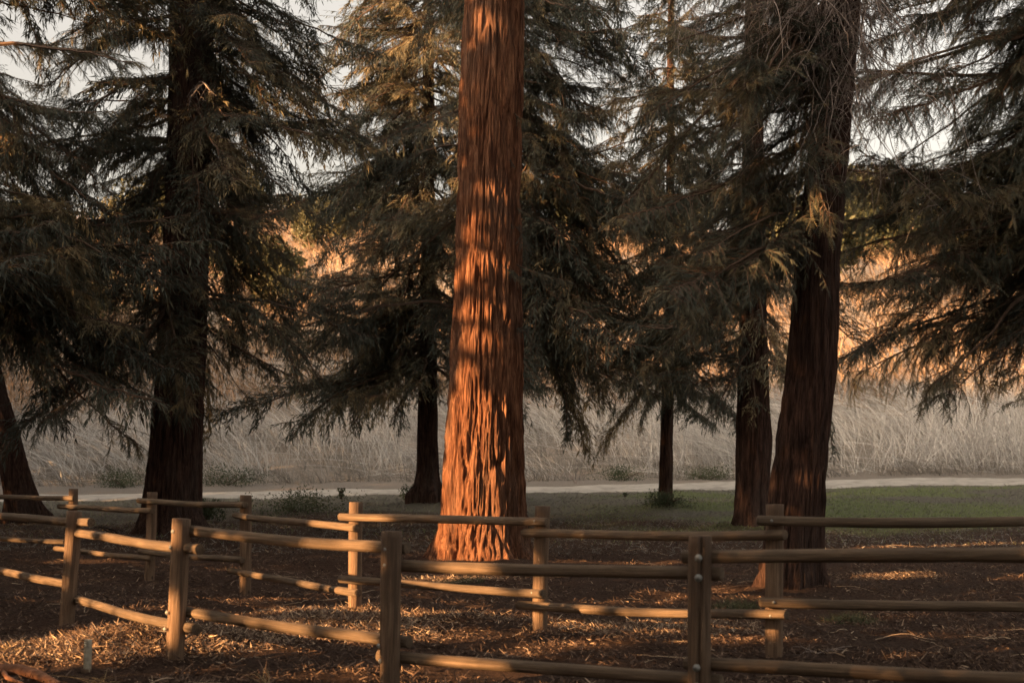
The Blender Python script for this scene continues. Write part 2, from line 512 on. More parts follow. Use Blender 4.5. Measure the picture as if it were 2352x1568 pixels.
# the forest floor
for X, Y, ru, rz in [(80, 1512, .42, .18), (200, 1500, .42, .17), (310, 1490, .38, .15), (30, 1532, .2, .08), (500, 1474, .42, .16), (600, 1466, .42, .17), (700, 1450, .36, .14),
                     (440, 1385, .22, .05), (590, 1380, .25, .05), (800, 1405, .35, .06), (850, 1418, .3, .06), (980, 1400, .35, .05), (1010, 1335, .5, .05),
                     (1350, 1440, .22, .045), (1500, 1422, .24, .05), (1555, 1440, .10, .045), (1230, 1490, .28, .05), (1190, 1500, .2, .05), (960, 1562, .3, .05), (820, 1566, .2, .05),
                     (1940, 1222, .22, .05), (1970, 1248, .25, .05), (1480, 1298, .16, .04), (1660, 1250, .16, .06), (2050, 1330, .16, .04), (1640, 1475, .2, .04),
                     (120, 1290, .3, .05), (200, 1290, .2, .04), (330, 1400, .2, .04)]:
    win(X, Y - 260 / gnd(X, Y), gnd(X, Y), ru * 1.15, rz + .05)
# boughs at upper left
for X, Y, d, ru, rz in [(560, 50, 32.2, .7, .8), (640, 110, 32.6, .8, .7), (790, 75, 35, .9, .4), (525, 180, 31.8, .35, .7), (600, 225, 32.5, .5, .5), (710, 300, 34, .8, .4), (560, 330, 32.2, .4, .3), (780, 400, 37, .5, .4),
                        (270, 15, 28, .6, .5), (365, 170, 28.2, .35, .6), (120, 350, 27.6, .5, .35), (310, 420, 28.2, .35, .25), (330, 230, 29, .3, .3), (990, 240, 38, .4, .3), (50, 30, 27, .2, .4), (500, 60, 28, .3, 1.0),
                        (1090, 770, 33, .2, .2), (1690, 570, 16, .25, .2), (1740, 440, 16, .3, .15), (1350, 270, 31, .3, .2)]:
    win(X, Y, d, ru, rz)


# ------------------------------------------------------------------ foliated branches
def frond_geo(mb, P, D, l, fine, rng, m=1):
    P = np.asarray(P); D = unit(np.asarray(D)); n = len(P)
    up = unit(np.stack([rng.normal(0, .45, n), rng.normal(0, .45, n), np.ones(n)], -1))
    S = unit(np.cross(D, up)); U = np.cross(S, D)
    l = l[:, None]
    if not fine:
        w = l * .085
        b = P; t = P + D * l + U * 0 - np.array([0, 0, 1]) * l * .12
        m1 = P + D * l * .45 + S * w - U * w * .35
        m2 = P + D * l * .45 - S * w - U * w * .35
        v = np.stack([b, m1, t, m2], 1).reshape(-1, 3)
        k = np.arange(n) * 4
        mb.add(v, t=np.concatenate([np.stack([k, k+1, k+2], -1), np.stack([k, k+2, k+3], -1)]), m=m)
    else:
        K = 7
        for s in (-1, 1):
            for i in range(K):
                f = (i + .6) / K
                ll = .030 * (1 - .55 * abs(f - .4) / .6)
                bb = P + D * l * f - np.array([0, 0, 1]) * l * .12 * f * f
                tp = bb + (D * .62 + S * s * .78 - U * .15) * ll * (l / .13)
                de = D * .0055
                v = np.stack([bb - de, bb + de, tp], 1).reshape(-1, 3)
                k = np.arange(n) * 3
                mb.add(v, t=np.stack([k, k+1, k+2], -1), m=m)
        e = P + D * l - np.array([0, 0, 1]) * l * .12
        v = np.stack([P - S * .002, P + S * .002, e], 1).reshape(-1, 3)
        k = np.arange(n) * 3
        mb.add(v, t=np.stack([k, k+1, k+2], -1), m=m)

def make_branch(seed, L=3.4, fine=False, a0=-32, a1=2, dens=1.0, hang=.35):
    rng = np.random.default_rng(seed)
    mb = MB()
    n = 16
    t = np.linspace(0, 1, n)
    sl = np.radians(a0 + (a1 - a0) * t**1.3 + rng.normal(0, 6, n))
    yaw = np.cumsum(rng.normal(0, .09, n))
    st = L / (n - 1)
    P = np.zeros((n, 3))
    for i in range(1, n):
        P[i] = P[i-1] + st * np.array([math.cos(sl[i]) * math.cos(yaw[i]), math.cos(sl[i]) * math.sin(yaw[i]), math.sin(sl[i])])
    mb.tube(P, .032, .005, 4, 0)
    FP, FD, FL = [], [], []
    nb = int(L / .075 * 2 * dens)
    for k in range(nb):
        f = .08 + .92 * (k + rng.random()) / nb
        if noise3(f * 5.5, k % 2 * 9, 0, seed) < .38 and f < .93: continue
        b = np.array([np.interp(f, t, P[:, c]) for c in range(3)])
        i = min(n - 2, int(f * (n - 1)))
        tg = unit(P[i+1] - P[i])
        side = 1 if k % 2 else -1
        ang = side * math.radians(rng.uniform(20, 88))
        hx, hy = tg[0] * math.cos(ang) - tg[1] * math.sin(ang), tg[0] * math.sin(ang) + tg[1] * math.cos(ang)
        prof = (.35 + .65 * math.sin(math.pi * min(1, f * .9 + .12))) if f < .9 else .45
        ln = L * .24 * prof * rng.uniform(.55, 1.25)
        droop = rng.uniform(.1, 1.3) + (2.2 if rng.random() < hang else 0)
        m_ = 7
        u = np.linspace(0, 1, m_)
        dz = -.1 - droop * u * .9
        seg = unit(np.stack([np.full(m_, hx), np.full(m_, hy), dz], -1)) * (ln / (m_ - 1))
        seg[:, :2] += rng.normal(0, .012, (m_, 2))
        Q = b + np.concatenate([[np.zeros(3)], np.cumsum(seg[:-1], 0)])
        mb.tube(Q, .007, .002, 3, 0)
        nf = max(4, int(ln / .029))
        ff = (np.arange(nf) + rng.random(nf)) / nf
        B = np.stack([np.interp(ff, u, Q[:, c]) for c in range(3)], -1)
        ii = np.minimum(m_ - 2, (ff * (m_ - 1)).astype(int))
        T = unit(Q[ii + 1] - Q[ii])
        s = np.where(np.arange(nf) % 2, 1, -1) * np.radians(rng.uniform(25, 60, nf))
        c_, s_ = np.cos(s), np.sin(s)
        # swing about an axis square to the twig
        perp = unit(np.cross(T, np.array([0, 0, 1.0])) + rng.normal(0, .3, (nf, 3)))
        Dv = T * c_[:, None] + perp * s_[:, None] + np.array([0, 0, -.34]) + rng.normal(0, .28, (nf, 3))
        FP.append(B); FD.append(Dv); FL.append(rng.uniform(.085, .17, nf) * (1 - .25 * ff))
        FP.append(Q[-1:]); FD.append(T[-1:]); FL.append(np.array([.15]))
    frond_geo(mb, np.concatenate(FP), np.concatenate(FD), np.concatenate(FL), fine, rng)
    return mb.mesh("branch", [M_TWIG, M_LEAF])

BR = [make_branch(100 + i, 3.4, False, [-34, -20, -45, -28, -15][i], [4, 8, -10, -30, -2][i], 1.15, [.3, .2, .5, .6, .35][i]) for i in range(4)]
BR += [make_branch(130 + i, [2.4, 2.0, 2.8, 1.8, 2.6][i], False, [-25, -5, -45, -40, 5][i], [-80, -75, -62, -85, -70][i], 1.3, .25) for i in range(5)]
BRF = [make_branch(200 + i, 3.2, True, [-30, -18, -40, -8][i], [0, -20, -30, -15][i], 1.15, [.4, .5, .6, .4][i]) for i in range(4)]

BRF += [make_branch(230 + i, [2.2, 2.6, 1.8, 2.4][i], True, [-15, -40, -5, -30][i], [-82, -66, -78, -84][i], 1.3, .25) for i in range(4)]

def proj(p):
    return CX + p[0] / p[1] * FPX, HY - (p[2] - HC) / p[1] * FPX

# clearings between the crowns through which sky or hillside shows: (X, Y, half width, half height)
GAPS = [(265, 130, 40, 34), (650, 215, 55, 34), (770, 560, 60, 60), (1385, 140, 50, 36),
        (1810, 310, 45, 80), (2060, 610, 95, 110), (2130, 690, 90, 60), (2060, 300, 60, 50), (80, 800, 60, 35), (860, 640, 40, 40)]
def log_trunk(sd):
    mb = MB()
    mb.tube([(0, 0, -.5), (0, 0, .6), (.03, .02, 6), (.05, 0, 12), (0, 0, 19)], .55, .15, 24)
    return mb.mesh("trunk", [M_BARK2], True)
def put_branches(root, axis, d, n, z0, z1, azs, size, fine=False, seed=0, tilt=(-6, 8), gap=.85, top_size=.45, lo_size=.9, by_y=False):
    rng = random.Random(seed)
    src = (BRF if d < 25 else BRF + BR) if fine else BR
    made = 0
    for k in range(n):
        f = (k + rng.random()) / n
        z = z0 + (z1 - z0) * f
        a0, a1 = azs[k % len(azs)]
        az = rng.uniform(a0, a1)
        s = size * (lo_size + (top_size - lo_size) * f) * rng.uniform(.55, 1.25)
        cx, w = axis(z)
        dx, dy = math.cos(R(az)), math.sin(R(az))
        hit = False
        for q_ in (() if by_y else (.3, .6, .95)):
            pX, pY = proj((cx + dx * 3 * s * q_, d + dy * 3 * s * q_, z - .9 * s * q_))
            for gx_, gy_, gw, gh in GAPS:
                if ((pX - gx_) / gw)**2 + ((pY - gy_) / gh)**2 < 1:
                    hit = True
        if hit and rng.random() < gap:
            continue
        shade = False
        for q_ in (.1, .35, .6, .85):
            px3 = (cx + dx * 3 * s * q_, d + dy * 3 * s * q_, z - .9 * s * q_)
            pu, pz = to_uz(px3); ps = px3[0] * LX + px3[1] * LY
            for (wu, wz, ru, rz, ro, ws) in WIN:
                hi = .3 if wz > 9.6 else 0
                if ps < ws - 2.2 and abs(pu - wu) < ru + .1 + hi and abs(pz - wz) < rz + .15 + hi:
                    shade = True
        if shade and rng.random() < .9:
            continue
        o = bpy.data.objects.new("branch", src[rng.randrange(len(src))])
        col.objects.link(o)
        o.parent = root
        o.location = (cx + dx * w * .6 - root.location.x, dy * w * .6, z - root.location.z)
        o.rotation_euler = Euler((R(rng.uniform(-35, 35)), R(-rng.uniform(tilt[0] - 10, tilt[1] + 10)), R(az)), 'XYZ')
        o.scale = (s, s * rng.uniform(.85, 1.2), s)
        made += 1
    return made

def tree(name, label, cat, d, edges, top, nt_, dz, m, seed, group=None, **kw):
    me, base, axis = trunk_mesh("trunk", d, edges, top, nt_, dz, m, seed, **kw)
    root = obj(name, None, None, base)
    tag(root, label, cat, group)
    t = obj("trunk", me, root)
    return root, axis

GRP = "redwoods in the grove"
# the sunlit one
T3, ax3 = tree("redwood_tree", "thick reddish redwood whose fissured trunk glows orange in the sun", "tree", 24.0,
    [(1292, 990, 1216), (1250, 998, 1211), (1200, 1006, 1208), (1100, 1014, 1206), (1000, 1021, 1204), (850, 1031, 1201), (600, 1045, 1199), (400, 1051, 1198), (200, 1056, 1200), (0, 1066, 1204)],
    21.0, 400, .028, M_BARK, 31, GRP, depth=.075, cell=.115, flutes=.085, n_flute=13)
put_branches(T3, ax3, 24.0, 70, 10.8, 20.5, [(0, 360)], 1.15, seed=1)
put_branches(T3, ax3, 24.0, 7, 4.2, 8.0, [(-60, -15)], .42, True, seed=21, tilt=(-30, -12), gap=0)
# left
T1, ax1 = tree("redwood_tree", "big dark redwood with low drooping boughs behind the far fence at left", "tree", 30.0,
    [(1236, 322, 476), (1180, 328, 466), (1140, 331, 463), (1000, 345, 465), (850, 357, 470), (600, 375, 478), (300, 385, 486), (0, 390, 492)],
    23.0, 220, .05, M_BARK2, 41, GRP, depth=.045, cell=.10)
put_branches(T1, ax1, 30.0, 225, 5.0, 13.0, [(-50, 50), (10, 75), (130, 230), (100, 200), (-70, -20), (200, 250), (20, 80)], 1.22, True, seed=2, lo_size=1.05, top_size=.85)
put_branches(T1, ax1, 30.0, 12, 4.4, 11, [(-100, -70)], .6, seed=22, tilt=(-40, -20))
put_branches(T1, ax1, 30.0, 60, 12.5, 22.5, [(0, 360)], .95, seed=23)
# slanting at the left edge
T7, ax7 = tree("redwood_tree", "slanting brown redwood cut by the left edge of the picture", "tree", 34.0,
    [(1182, 20, 98), (1150, 15, 88), (1100, 4, 75), (1000, -16, 46), (900, -42, 16), (700, -90, -38), (400, -160, -112), (0, -240, -200)],
    19.0, 120, .08, M_BARK2, 51, GRP, depth=.03)
put_branches(T7, ax7, 34.0, 84, 6.0, 14.0, [(-60, 40), (-90, 20), (30, 90), (120, 260)], 1.15, seed=3, lo_size=1.1, top_size=.9)
put_branches(T7, ax7, 34.0, 14, 14, 18.5, [(0, 360)], .8, seed=33)
# the tree standing left of the frame
T9, ax9 = tree("redwood_tree", "dark redwood whose branches close off the upper left corner", "tree", 27.0,
    [(1250, -150, -50), (1100, -142, -55), (800, -135, -60), (400, -128, -66), (0, -120, -70)],
    21.0, 60, .2, M_BARK2, 55, GRP)
put_branches(T9, ax9, 27.0, 250, 5.2, 13.6, [(-50, 40), (-70, 10), (-30, 60), (0, 50), (-35, 30)], 1.25, True, seed=4, lo_size=.95, top_size=.95)
put_branches(T9, ax9, 27.0, 40, 13.4, 20.5, [(0, 360)], .95, seed=44)
# behind the sunlit one
T2, ax2 = tree("redwood_tree", "slim dark redwood just behind the sunlit trunk on its left", "tree", 40.0,
    [(1135, 938, 1012), (1110, 952, 1010), (1080, 957, 1008), (1000, 958, 1006), (850, 962, 1004), (500, 968, 1000), (0, 972, 996)],
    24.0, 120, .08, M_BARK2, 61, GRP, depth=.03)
put_branches(T2, ax2, 40.0, 158, 4.6, 16.8, [(130, 230), (100, 190), (180, 250), (-60, 60), (-90, 0), (150, 270)], 1.5, seed=5, lo_size=1.0, top_size=.72)
put_branches(T2, ax2, 40.0, 110, 5.0, 15.0, [(-130, -50), (170, 240), (-60, 0), (150, 200)], 1.15, seed=56, lo_size=1.0, top_size=.8, gap=.5)
put_branches(T2, ax2, 40.0, 30, 16.5, 23.5, [(0, 360)], .9, seed=55)
T10, ax10 = tree("redwood_tree", "dense dark redwood hidden behind the right side of the sunlit trunk", "tree", 33.0,
    [(1190, 1100, 1198), (1100, 1112, 1194), (850, 1125, 1190), (400, 1130, 1185), (0, 1135, 1180)],
    23.0, 70, .16, M_BARK2, 63, GRP)
put_branches(T10, ax10, 33.0, 150, 5.0, 14.0, [(-40, 40), (-60, 20), (0, 60), (-80, -30), (-30, 30), (60, 300)], 1.35, True, seed=6, lo_size=.95, top_size=.85)
put_branches(T10, ax10, 33.0, 50, 14, 22.5, [(0, 360)], .9, seed=66)
# slender
T6, ax6 = tree("redwood_tree", "slender young redwood with its foot in a weedy mound on the grass", "tree", 38.0,
    [(1166, 1508, 1548), (1140, 1512, 1546), (1000, 1517, 1546), (900, 1520, 1547), (700, 1526, 1549), (400, 1530, 1549), (0, 1534, 1548)],
    20.0, 80, .08, M_BARK2, 71, GRP, depth=.02, cell=.06)
put_branches(T6, ax6, 38.0, 150, 4.4, 14.0, [(0, 360), (150, 260), (-80, 30), (-130, -40)], 1.0, seed=7, lo_size=1.0, top_size=.85)
put_branches(T6, ax6, 38.0, 12, 14, 19.5, [(0, 360)], .7, seed=77)
# right pair
T4, ax4 = tree("redwood_tree", "dark redwood standing close behind and left of the slanted right trunk", "tree", 32.0,
    [(1222, 1680, 1764), (1180, 1686, 1764), (1100, 1690, 1768), (1000, 1691, 1774), (900, 1694, 1766), (700, 1698, 1760), (400, 1704, 1756), (0, 1710, 1752)],
    23.0, 140, .07, M_BARK2, 81, GRP, depth=.035)
put_branches(T4, ax4, 32.0, 105, 4.2, 13.0, [(130, 230), (-130, -60), (-60, 40), (60, 200), (200, 300)], 1.15, seed=8, lo_size=.9, top_size=.8)
put_branches(T4, ax4, 32.0, 40, 13, 22.5, [(0, 360)], .9, seed=88)
T5, ax5 = tree("redwood_tree", "right-leaning redwood hung with bare grey twigs behind the fence", "tree", 17.5,
    [(1372, 1742, 1896), (1300, 1752, 1892), (1200, 1760, 1892), (1100, 1768, 1896), (1000, 1782, 1905), (850, 1806, 1921), (600, 1828, 1928), (400, 1850, 1944), (200, 1868, 1960), (0, 1888, 1978)],
    19.0, 260, .042, M_BARK2, 91, GRP, depth=.04, cell=.09)
put_branches(T5, ax5, 17.5, 64, 4.3, 8.6, [(165, 235), (150, 215), (190, 240)], .92, True, seed=9, lo_size=.85, top_size=1.05, tilt=(-14, 6))
put_branches(T5, ax5, 17.5, 10, 4.6, 8.6, [(60, 170)], .8, True, seed=93)
put_branches(T5, ax5, 17.5, 80, 8.6, 18.5, [(0, 360)], .85, seed=99)
# beyond the right edge
T8, ax8 = tree("redwood_tree", "redwood beyond the right edge reaching in with dark leafy boughs", "tree", 21.0,
    [(1300, 2470, 2610), (1100, 2480, 2600), (800, 2490, 2590), (400, 2495, 2580), (0, 2500, 2570)],
    22.0, 60, .2, M_BARK2, 95, GRP)
put_branches(T8, ax8, 21.0, 30, 4.4, 6.4, [(148, 200), (160, 222)], 1.25, True, seed=110, lo_size=.85, top_size=1.0, tilt=(-4, 16), gap=.3)
put_branches(T8, ax8, 21.0, 150, 4.8, 11.0, [(140, 215), (155, 235), (120, 200), (-60, 100)], 1.18, True, seed=10, lo_size=1.0, top_size=.95, tilt=(-12, 10))
put_branches(T8, ax8, 21.0, 50, 10, 21, [(0, 360)], .95, seed=101)
for (bx, by, lb, sd) in [(5.6, 3.2, "unseen redwood added for shade to the right of the camera", 97), (-6.6, 1.4, "unseen redwood added for shade to the left of the camera", 98), (.5, -5.5, "unseen redwood added for shade behind the camera", 99), (10.5, 10.5, "unseen redwood added for shade beyond the end of the near fence", 94)]:  # unseen redwoods, added so their canopy darkens the ground
    Xc = CX
    gz_ = float(ground_z(bx, by))
    me = log_trunk(sd)
    root = obj("redwood_tree", None, None, (bx, by, gz_))
    tag(root, lb, "tree", GRP)
    obj("trunk", me, root)
    put_branches(root, (lambda z, bx=bx: (bx, .4)), by, 90, 6.2, 17.0, [(0, 360)], 1.3, seed=sd + 300, lo_size=1.1, top_size=.7, gap=0, by_y=True)
T11, ax11 = tree("redwood_tree", "far redwood in the right background showing between boughs", "tree", 43.0,
    [(1130, 2560, 2640), (900, 2565, 2635), (400, 2570, 2630), (0, 2575, 2625)],
    22.0, 50, .25, M_BARK2, 96, GRP)
put_branches(T11, ax11, 43.0, 120, 6.0, 18.0, [(120, 240), (0, 360)], 1.35, seed=11)

# ------------------------------------------------------------------ bare hanging twigs on the right tree
def dead_mesh(seed, L, n, drop):
    rng = np.random.default_rng(seed)
    mb = MB()
    t = np.linspace(0, 1, 14)
    P = np.stack([L * t, .15 * L * np.sin(t * 2) * rng.uniform(-1, 1), .10 * L * np.sin(t * 3) - .25 * L * t**2], -1)
    mb.tube(P, .028, .008, 5)
    for k in range(n):
        f = rng.uniform(.12, 1)
        b = np.array([np.interp(f, t, P[:, c]) for c in range(3)])
        ln = drop * rng.uniform(.35, 1.15)
        m = 14
        dx = np.cumsum(rng.normal(0, 1.3, m)); dy = np.cumsum(rng.normal(0, 1.3, m))
        a = rng.uniform(0, 6.28); u = np.linspace(0, 1, m)
        out = rng.uniform(.1, .7) * np.exp(-u * 3)
        dr = unit(np.stack([np.cos(a) * out + .10 * dx, np.sin(a) * out + .10 * dy, -.25 - u * .9], -1))
        Q = b + np.concatenate([[np.zeros(3)], np.cumsum(dr[:-1] * ln / (m-1), 0)])
        mb.tube(Q, rng.uniform(.006, .012), .002, 3)
        for s in range(rng.integers(3, 8)):
            i = rng.integers(2, m - 1)
            a2 = rng.uniform(0, 6.28); w = np.linspace(0, 1, 7)
            l2 = ln * rng.uniform(.12, .4)
            d2 = unit(np.stack([np.cos(a2) * (1 - w) * .9 + rng.normal(0, .2, 7), np.sin(a2) * (1 - w) * .9 + rng.normal(0, .2, 7), -.15 - w], -1))
            mb.tube(Q[i] + np.concatenate([[np.zeros(3)], np.cumsum(d2[:-1] * l2 / 6, 0)]), .0032, .0012, 3)
    return mb.mesh("dead_branch", [M_DEAD])
for k, (z, az, L, n, drop) in enumerate([(8.0, 205, 1.6, 44, 1.7), (7.6, 238, 1.3, 40, 2.2), (7.9, 265, .9, 34, 2.6), (7.0, 280, .6, 14, 2.3), (8.6, 190, 2.2, 46, 1.6), (7.8, 222, 2.0, 40, 2.0), (6.4, 285, .7, 10, 2.0), (6.9, 262, .5, 11, 2.5), (7.3, 275, .6, 12, 2.6), (6.6, 245, .9, 12, 2.0), (8.4, 300, .8, 26, 2.4), (9.0, 215, 3.0, 46, 1.9), (9.2, 250, 1.8, 44, 2.2)]):
    cx, w = ax5(z)
    o = obj("dead_branch", dead_mesh(500 + k, L, n, drop), T5, (cx + math.cos(R(az)) * w * .7 - T5.location.x, math.sin(R(az)) * w * .7, z - T5.location.z), (0, 0, R(az)))
for k, (z, az, L, n, drop) in enumerate([(8.2, -60, 1.2, 12, .8), (7.2, 20, 1.6, 14, .9)]):
    cx, w = ax1(z + 1.6)
    o = obj("dead_branch", dead_mesh(520 + k, L, n, drop), T1, (cx + math.cos(R(az)) * w * .7 - T1.location.x, math.sin(R(az)) * w * .7, z + 1.6 - T1.location.z), (0, 0, R(az)))

# ------------------------------------------------------------------ unseen tree row left of the picture, crowns shaped and cut for sun patches
def wall_top(u):
    return np.where(u < 40, np.interp(u, [-12, 10, 20, 28, 30.2, 30.5, 32.2, 33, 40], [13.0, 16.0, 18.0, 19.5, 19.5, 13.4, 13.6, 16.2, 16.8]), np.interp(u, [40, 46, 60, 75, 95, 110], [19.0, 16.8, 17.2, 17.7, 17.7, 18.2])) + 3.6 * (fbm(u / 2.6, 0 * u, 0 * u, 3, 5) - .5)
def screen_tree(u0, w, label, seed, dens=1.0, ut=None):
    rng = np.random.default_rng(seed)
    ut = u0 if ut is None else ut
    base = np.array([SW * LX - ut * LY, SW * LY + ut * LX])
    bz = float(ground_z(base[0], base[1]))
    root = obj("sun_screen_tree", None, None, (base[0], base[1], bz))
    tag(root, label, "tree", "unseen trees screening the sun")
    top = float(wall_top(np.array([u0]))[0])
    mb = MB()
    mb.tube([(0, 0, -.5), (.1, .1, 2), (-.1, .2, top * .4), (.1, 0, top * .75)], .38, .12, 10)
    for k in range(9):
        a = rng.uniform(0, 6.28); z = rng.uniform(top * .62, top * .8)
        mb.tube([(0, 0, z), (math.cos(a) * 1.2, math.sin(a) * 1.2, z + .8), (math.cos(a) * 2.4, math.sin(a) * 2.4, z + 1.2)], .09, .03, 5)
    obj("trunk", mb.mesh("trunk", [M_BARK2], True), root)
    zl = 8.6 if u0 < 34 else 0.0                    # smaller, denser leaves low down keep the cut gaps sharp
    n1 = int(w * (top - zl) * 135 * dens); n2 = int(w * zl * 440)
    n = n1 + n2
    u = u0 + rng.uniform(-w/2 - .8, w/2 + .8, n)
    z = np.concatenate([rng.uniform(zl, top + .5, n1), rng.uniform(-.3, zl, n2)])
    big = np.concatenate([np.full(n1, 1.4 if dens < 1 else 1.0), np.full(n2, .58)])
    s = SW + rng.normal(0, 1.5, n)
    x = s * LX - u * LY; y = s * LY + u * LX
    zz = z - (s - SW) * TAN
    keep = z < wall_top(u)
    rag = .30 * (fbm(u / .35, z / .35, 0 * u, 2, 77) - .5)
    for (wu, wz, ru, rz, ro, ws) in WIN:
        a = (u - wu) * math.cos(ro) + (z - wz) * math.sin(ro)
        b = -(u - wu) * math.sin(ro) + (z - wz) * math.cos(ro)
        keep &= ((a / (ru + .10 * big))**2 + (b / (rz + .04 + .03 * (big > .9)))**2) > 1 + 1.2 * rag
    P = np.stack([x, y, zz], -1)[keep] - np.array([base[0], base[1], bz])
    n = len(P)
    nrm = unit(np.array([-LX, -LY, .3]) + rng.normal(0, .35, (n, 3)))
    a = unit(np.cross(nrm, rng.normal(0, 1, (n, 3)))); b = np.cross(nrm, a)
    la = rng.uniform(.15, .21, n)[:, None] * big[keep][:, None]; lb = rng.uniform(.085, .12, n)[:, None] * big[keep][:, None]
    v = np.stack([P - a * la, P - b * lb, P + a * la, P + b * lb], 1).reshape(-1, 3)
    k = np.arange(n) * 4
    mc = MB(); mc.add(v, q=np.stack([k, k+1, k+2, k+3], -1))
    obj("crown", mc.mesh("crown", [M_LEAF]), root)
labs = ["unseen screen tree on the sunny side, nearest the camera", "tall unseen screen tree on the sunny side, second from the camera", "tall unseen screen tree on the sunny side, third from the camera",
        "tall unseen screen tree on the sunny side, fourth from the camera", "tall unseen screen tree on the sunny side, fifth from the camera", "tall unseen screen tree on the sunny side, sixth from the camera",
        "tall unseen screen tree on the sunny side, seventh from the camera", "tall unseen screen tree on the sunny side, eighth from the camera"]
for k in range(8):
    screen_tree(-9 + k * 7, 7, labs[k], 900 + k, 1.25, [-9, -2, 6.6, 17.7, 19.0, 26.0, 30.4, 39][k])
for k, w_ in enumerate(["first", "second", "third", "fourth", "fifth", "sixth", "seventh", "eighth"]):
    screen_tree(47.5 + k * 8, 8, "shorter unseen screen tree in the row beside the foot of the hill, %s going uphill" % w_, 920 + k, .55)

# ------------------------------------------------------------------ fences
def fence_ray(X, A, B, off):
    """where the sight line of column X meets the vertical plane through posts A, B moved by off along the view"""
    ax_, ay = A; bx, by = B
    k = (X - CX) / FPX
    # point = A + t (B-A), x = k*y
    t = (k * (ay + off) - ax_) / ((bx - ax_) - k * (by - ay))
    return np.array([ax_ + t * (bx - ax_), ay + off + t * (by - ay)])

def log_mesh(name, length, r, mtl, seed, k=22, dz=.05, dome0=True, dome1=False, wob=.03, crack=None, taper=0.0, curve=0.0):
    rng = np.random.default_rng(seed)
    zs = np.arange(0, length + dz * .5, dz); zs[-1] = length
    prof = np.ones(len(zs)) * r * (1 - taper * zs / length)
    rings_z, rings_r = list(zs), list(prof)
    def dome(zc, sgn, rr, full):
        hgt = rr * (.55 if full else .08)
        st = (.97, .86, .62, .3) if full else (.97, .9)
        return [(zc + sgn * hgt * math.sqrt(max(0, 1 - s * s)) if full else zc + sgn * hgt * (1 - s) * 5, rr * s) for s in st]
    d0 = dome(0, -1, prof[0], dome0); d1 = dome(length, 1, prof[-1], dome1)
    Zr = [a for a, _ in d0[::-1]] + rings_z + [a for a, _ in d1]
    Rr = [b for _, b in d0[::-1]] + rings_r + [b for _, b in d1]
    Zr, Rr = np.array(Zr), np.array(Rr)
    th = np.arange(k) / k * 2 * math.pi
    TH, ZZ = np.meshgrid(th, Zr)
    RR = np.repeat(Rr[:, None], k, 1)
    nz = fbm(np.cos(TH) * 1.5 + seed, np.sin(TH) * 1.5, ZZ * 1.4, 3, seed) - .5
    gr = noise3(np.cos(TH) * 5 + seed, np.sin(TH) * 5, ZZ * .8, seed + 4)
    RR = RR * (1 + wob * 2.6 * nz) - r * .11 * np.exp(-(np.abs(2 * gr - 1) / .15)**2)
    if crack is not None:
        dth = np.angle(np.exp(1j * (TH - crack - .10 * np.sin(ZZ * 4 + 1))))
        RR = RR - r * .55 * np.exp(-(dth / .10)**2) * np.clip((ZZ - .1) / .2, 0, 1)
    bx = curve * np.sin(ZZ / length * math.pi) + .006 * np.sin(ZZ * 2.1 + seed)
    v = np.stack([np.cos(TH) * RR + bx, np.sin(TH) * RR + .005 * np.sin(ZZ * 1.7 + seed * 2), ZZ], -1).reshape(-1, 3)
    n = len(Zr)
    i, j = np.meshgrid(np.arange(n-1), np.arange(k), indexing='ij'); j2 = (j + 1) % k
    q = np.stack([i*k+j, i*k+j2, (i+1)*k+j2, (i+1)*k+j], -1).reshape(-1, 4)
    c0 = v[:k].mean(0); c1 = v[-k:].mean(0)
    v = np.concatenate([v, [c0, c1]])
    a = np.arange(k); a2 = (a + 1) % k
    t = np.concatenate([np.stack([a2, a, np.full(k, n*k)], -1), np.stack([(n-1)*k + a, (n-1)*k + a2, np.full(k, n*k+1)], -1)])
    return new_mesh(name, v, [t, q], [mtl], None, True)

def bolt_mesh():
    mb = MB()
    k = 14
    prof = [(.0, .021), (.003, .021), (.004, .0155), (.009, .014), (.013, .009), (.0145, .003)]
    th = np.arange(k) / k * 2 * math.pi
    v = np.array([[math.cos(a) * r, -z, math.sin(a) * r] for z, r in prof for a in th])
    i, j = np.meshgrid(np.arange(len(prof)-1), np.arange(k), indexing='ij'); j2 = (j + 1) % k
    mb.add(v, q=np.stack([i*k+j, (i+1)*k+j, (i+1)*k+j2, i*k+j2], -1).reshape(-1, 4))
    return mb.mesh("bolt", [M_BOLT], True)
BOLT = bolt_mesh()

def put_log(name, p0, p1, me_args, parent, mtl):
    p0, p1 = Vector(p0), Vector(p1)
    L = (p1 - p0).length
    me = log_mesh(name, L, mtl=mtl, **me_args)
    o = obj(name, me, parent)
    o.rotation_mode = 'QUATERNION'
    # +Z along the log, keep local -Y towards the camera
    z = (p1 - p0).normalized(); y = Vector((0, 1, 0)); x = y.cross(z).normalized(); y = z.cross(x)
    o.rotation_quaternion = Matrix((x, y, z)).transposed().to_quaternion()
    o.location = p0 - parent.location
    return o

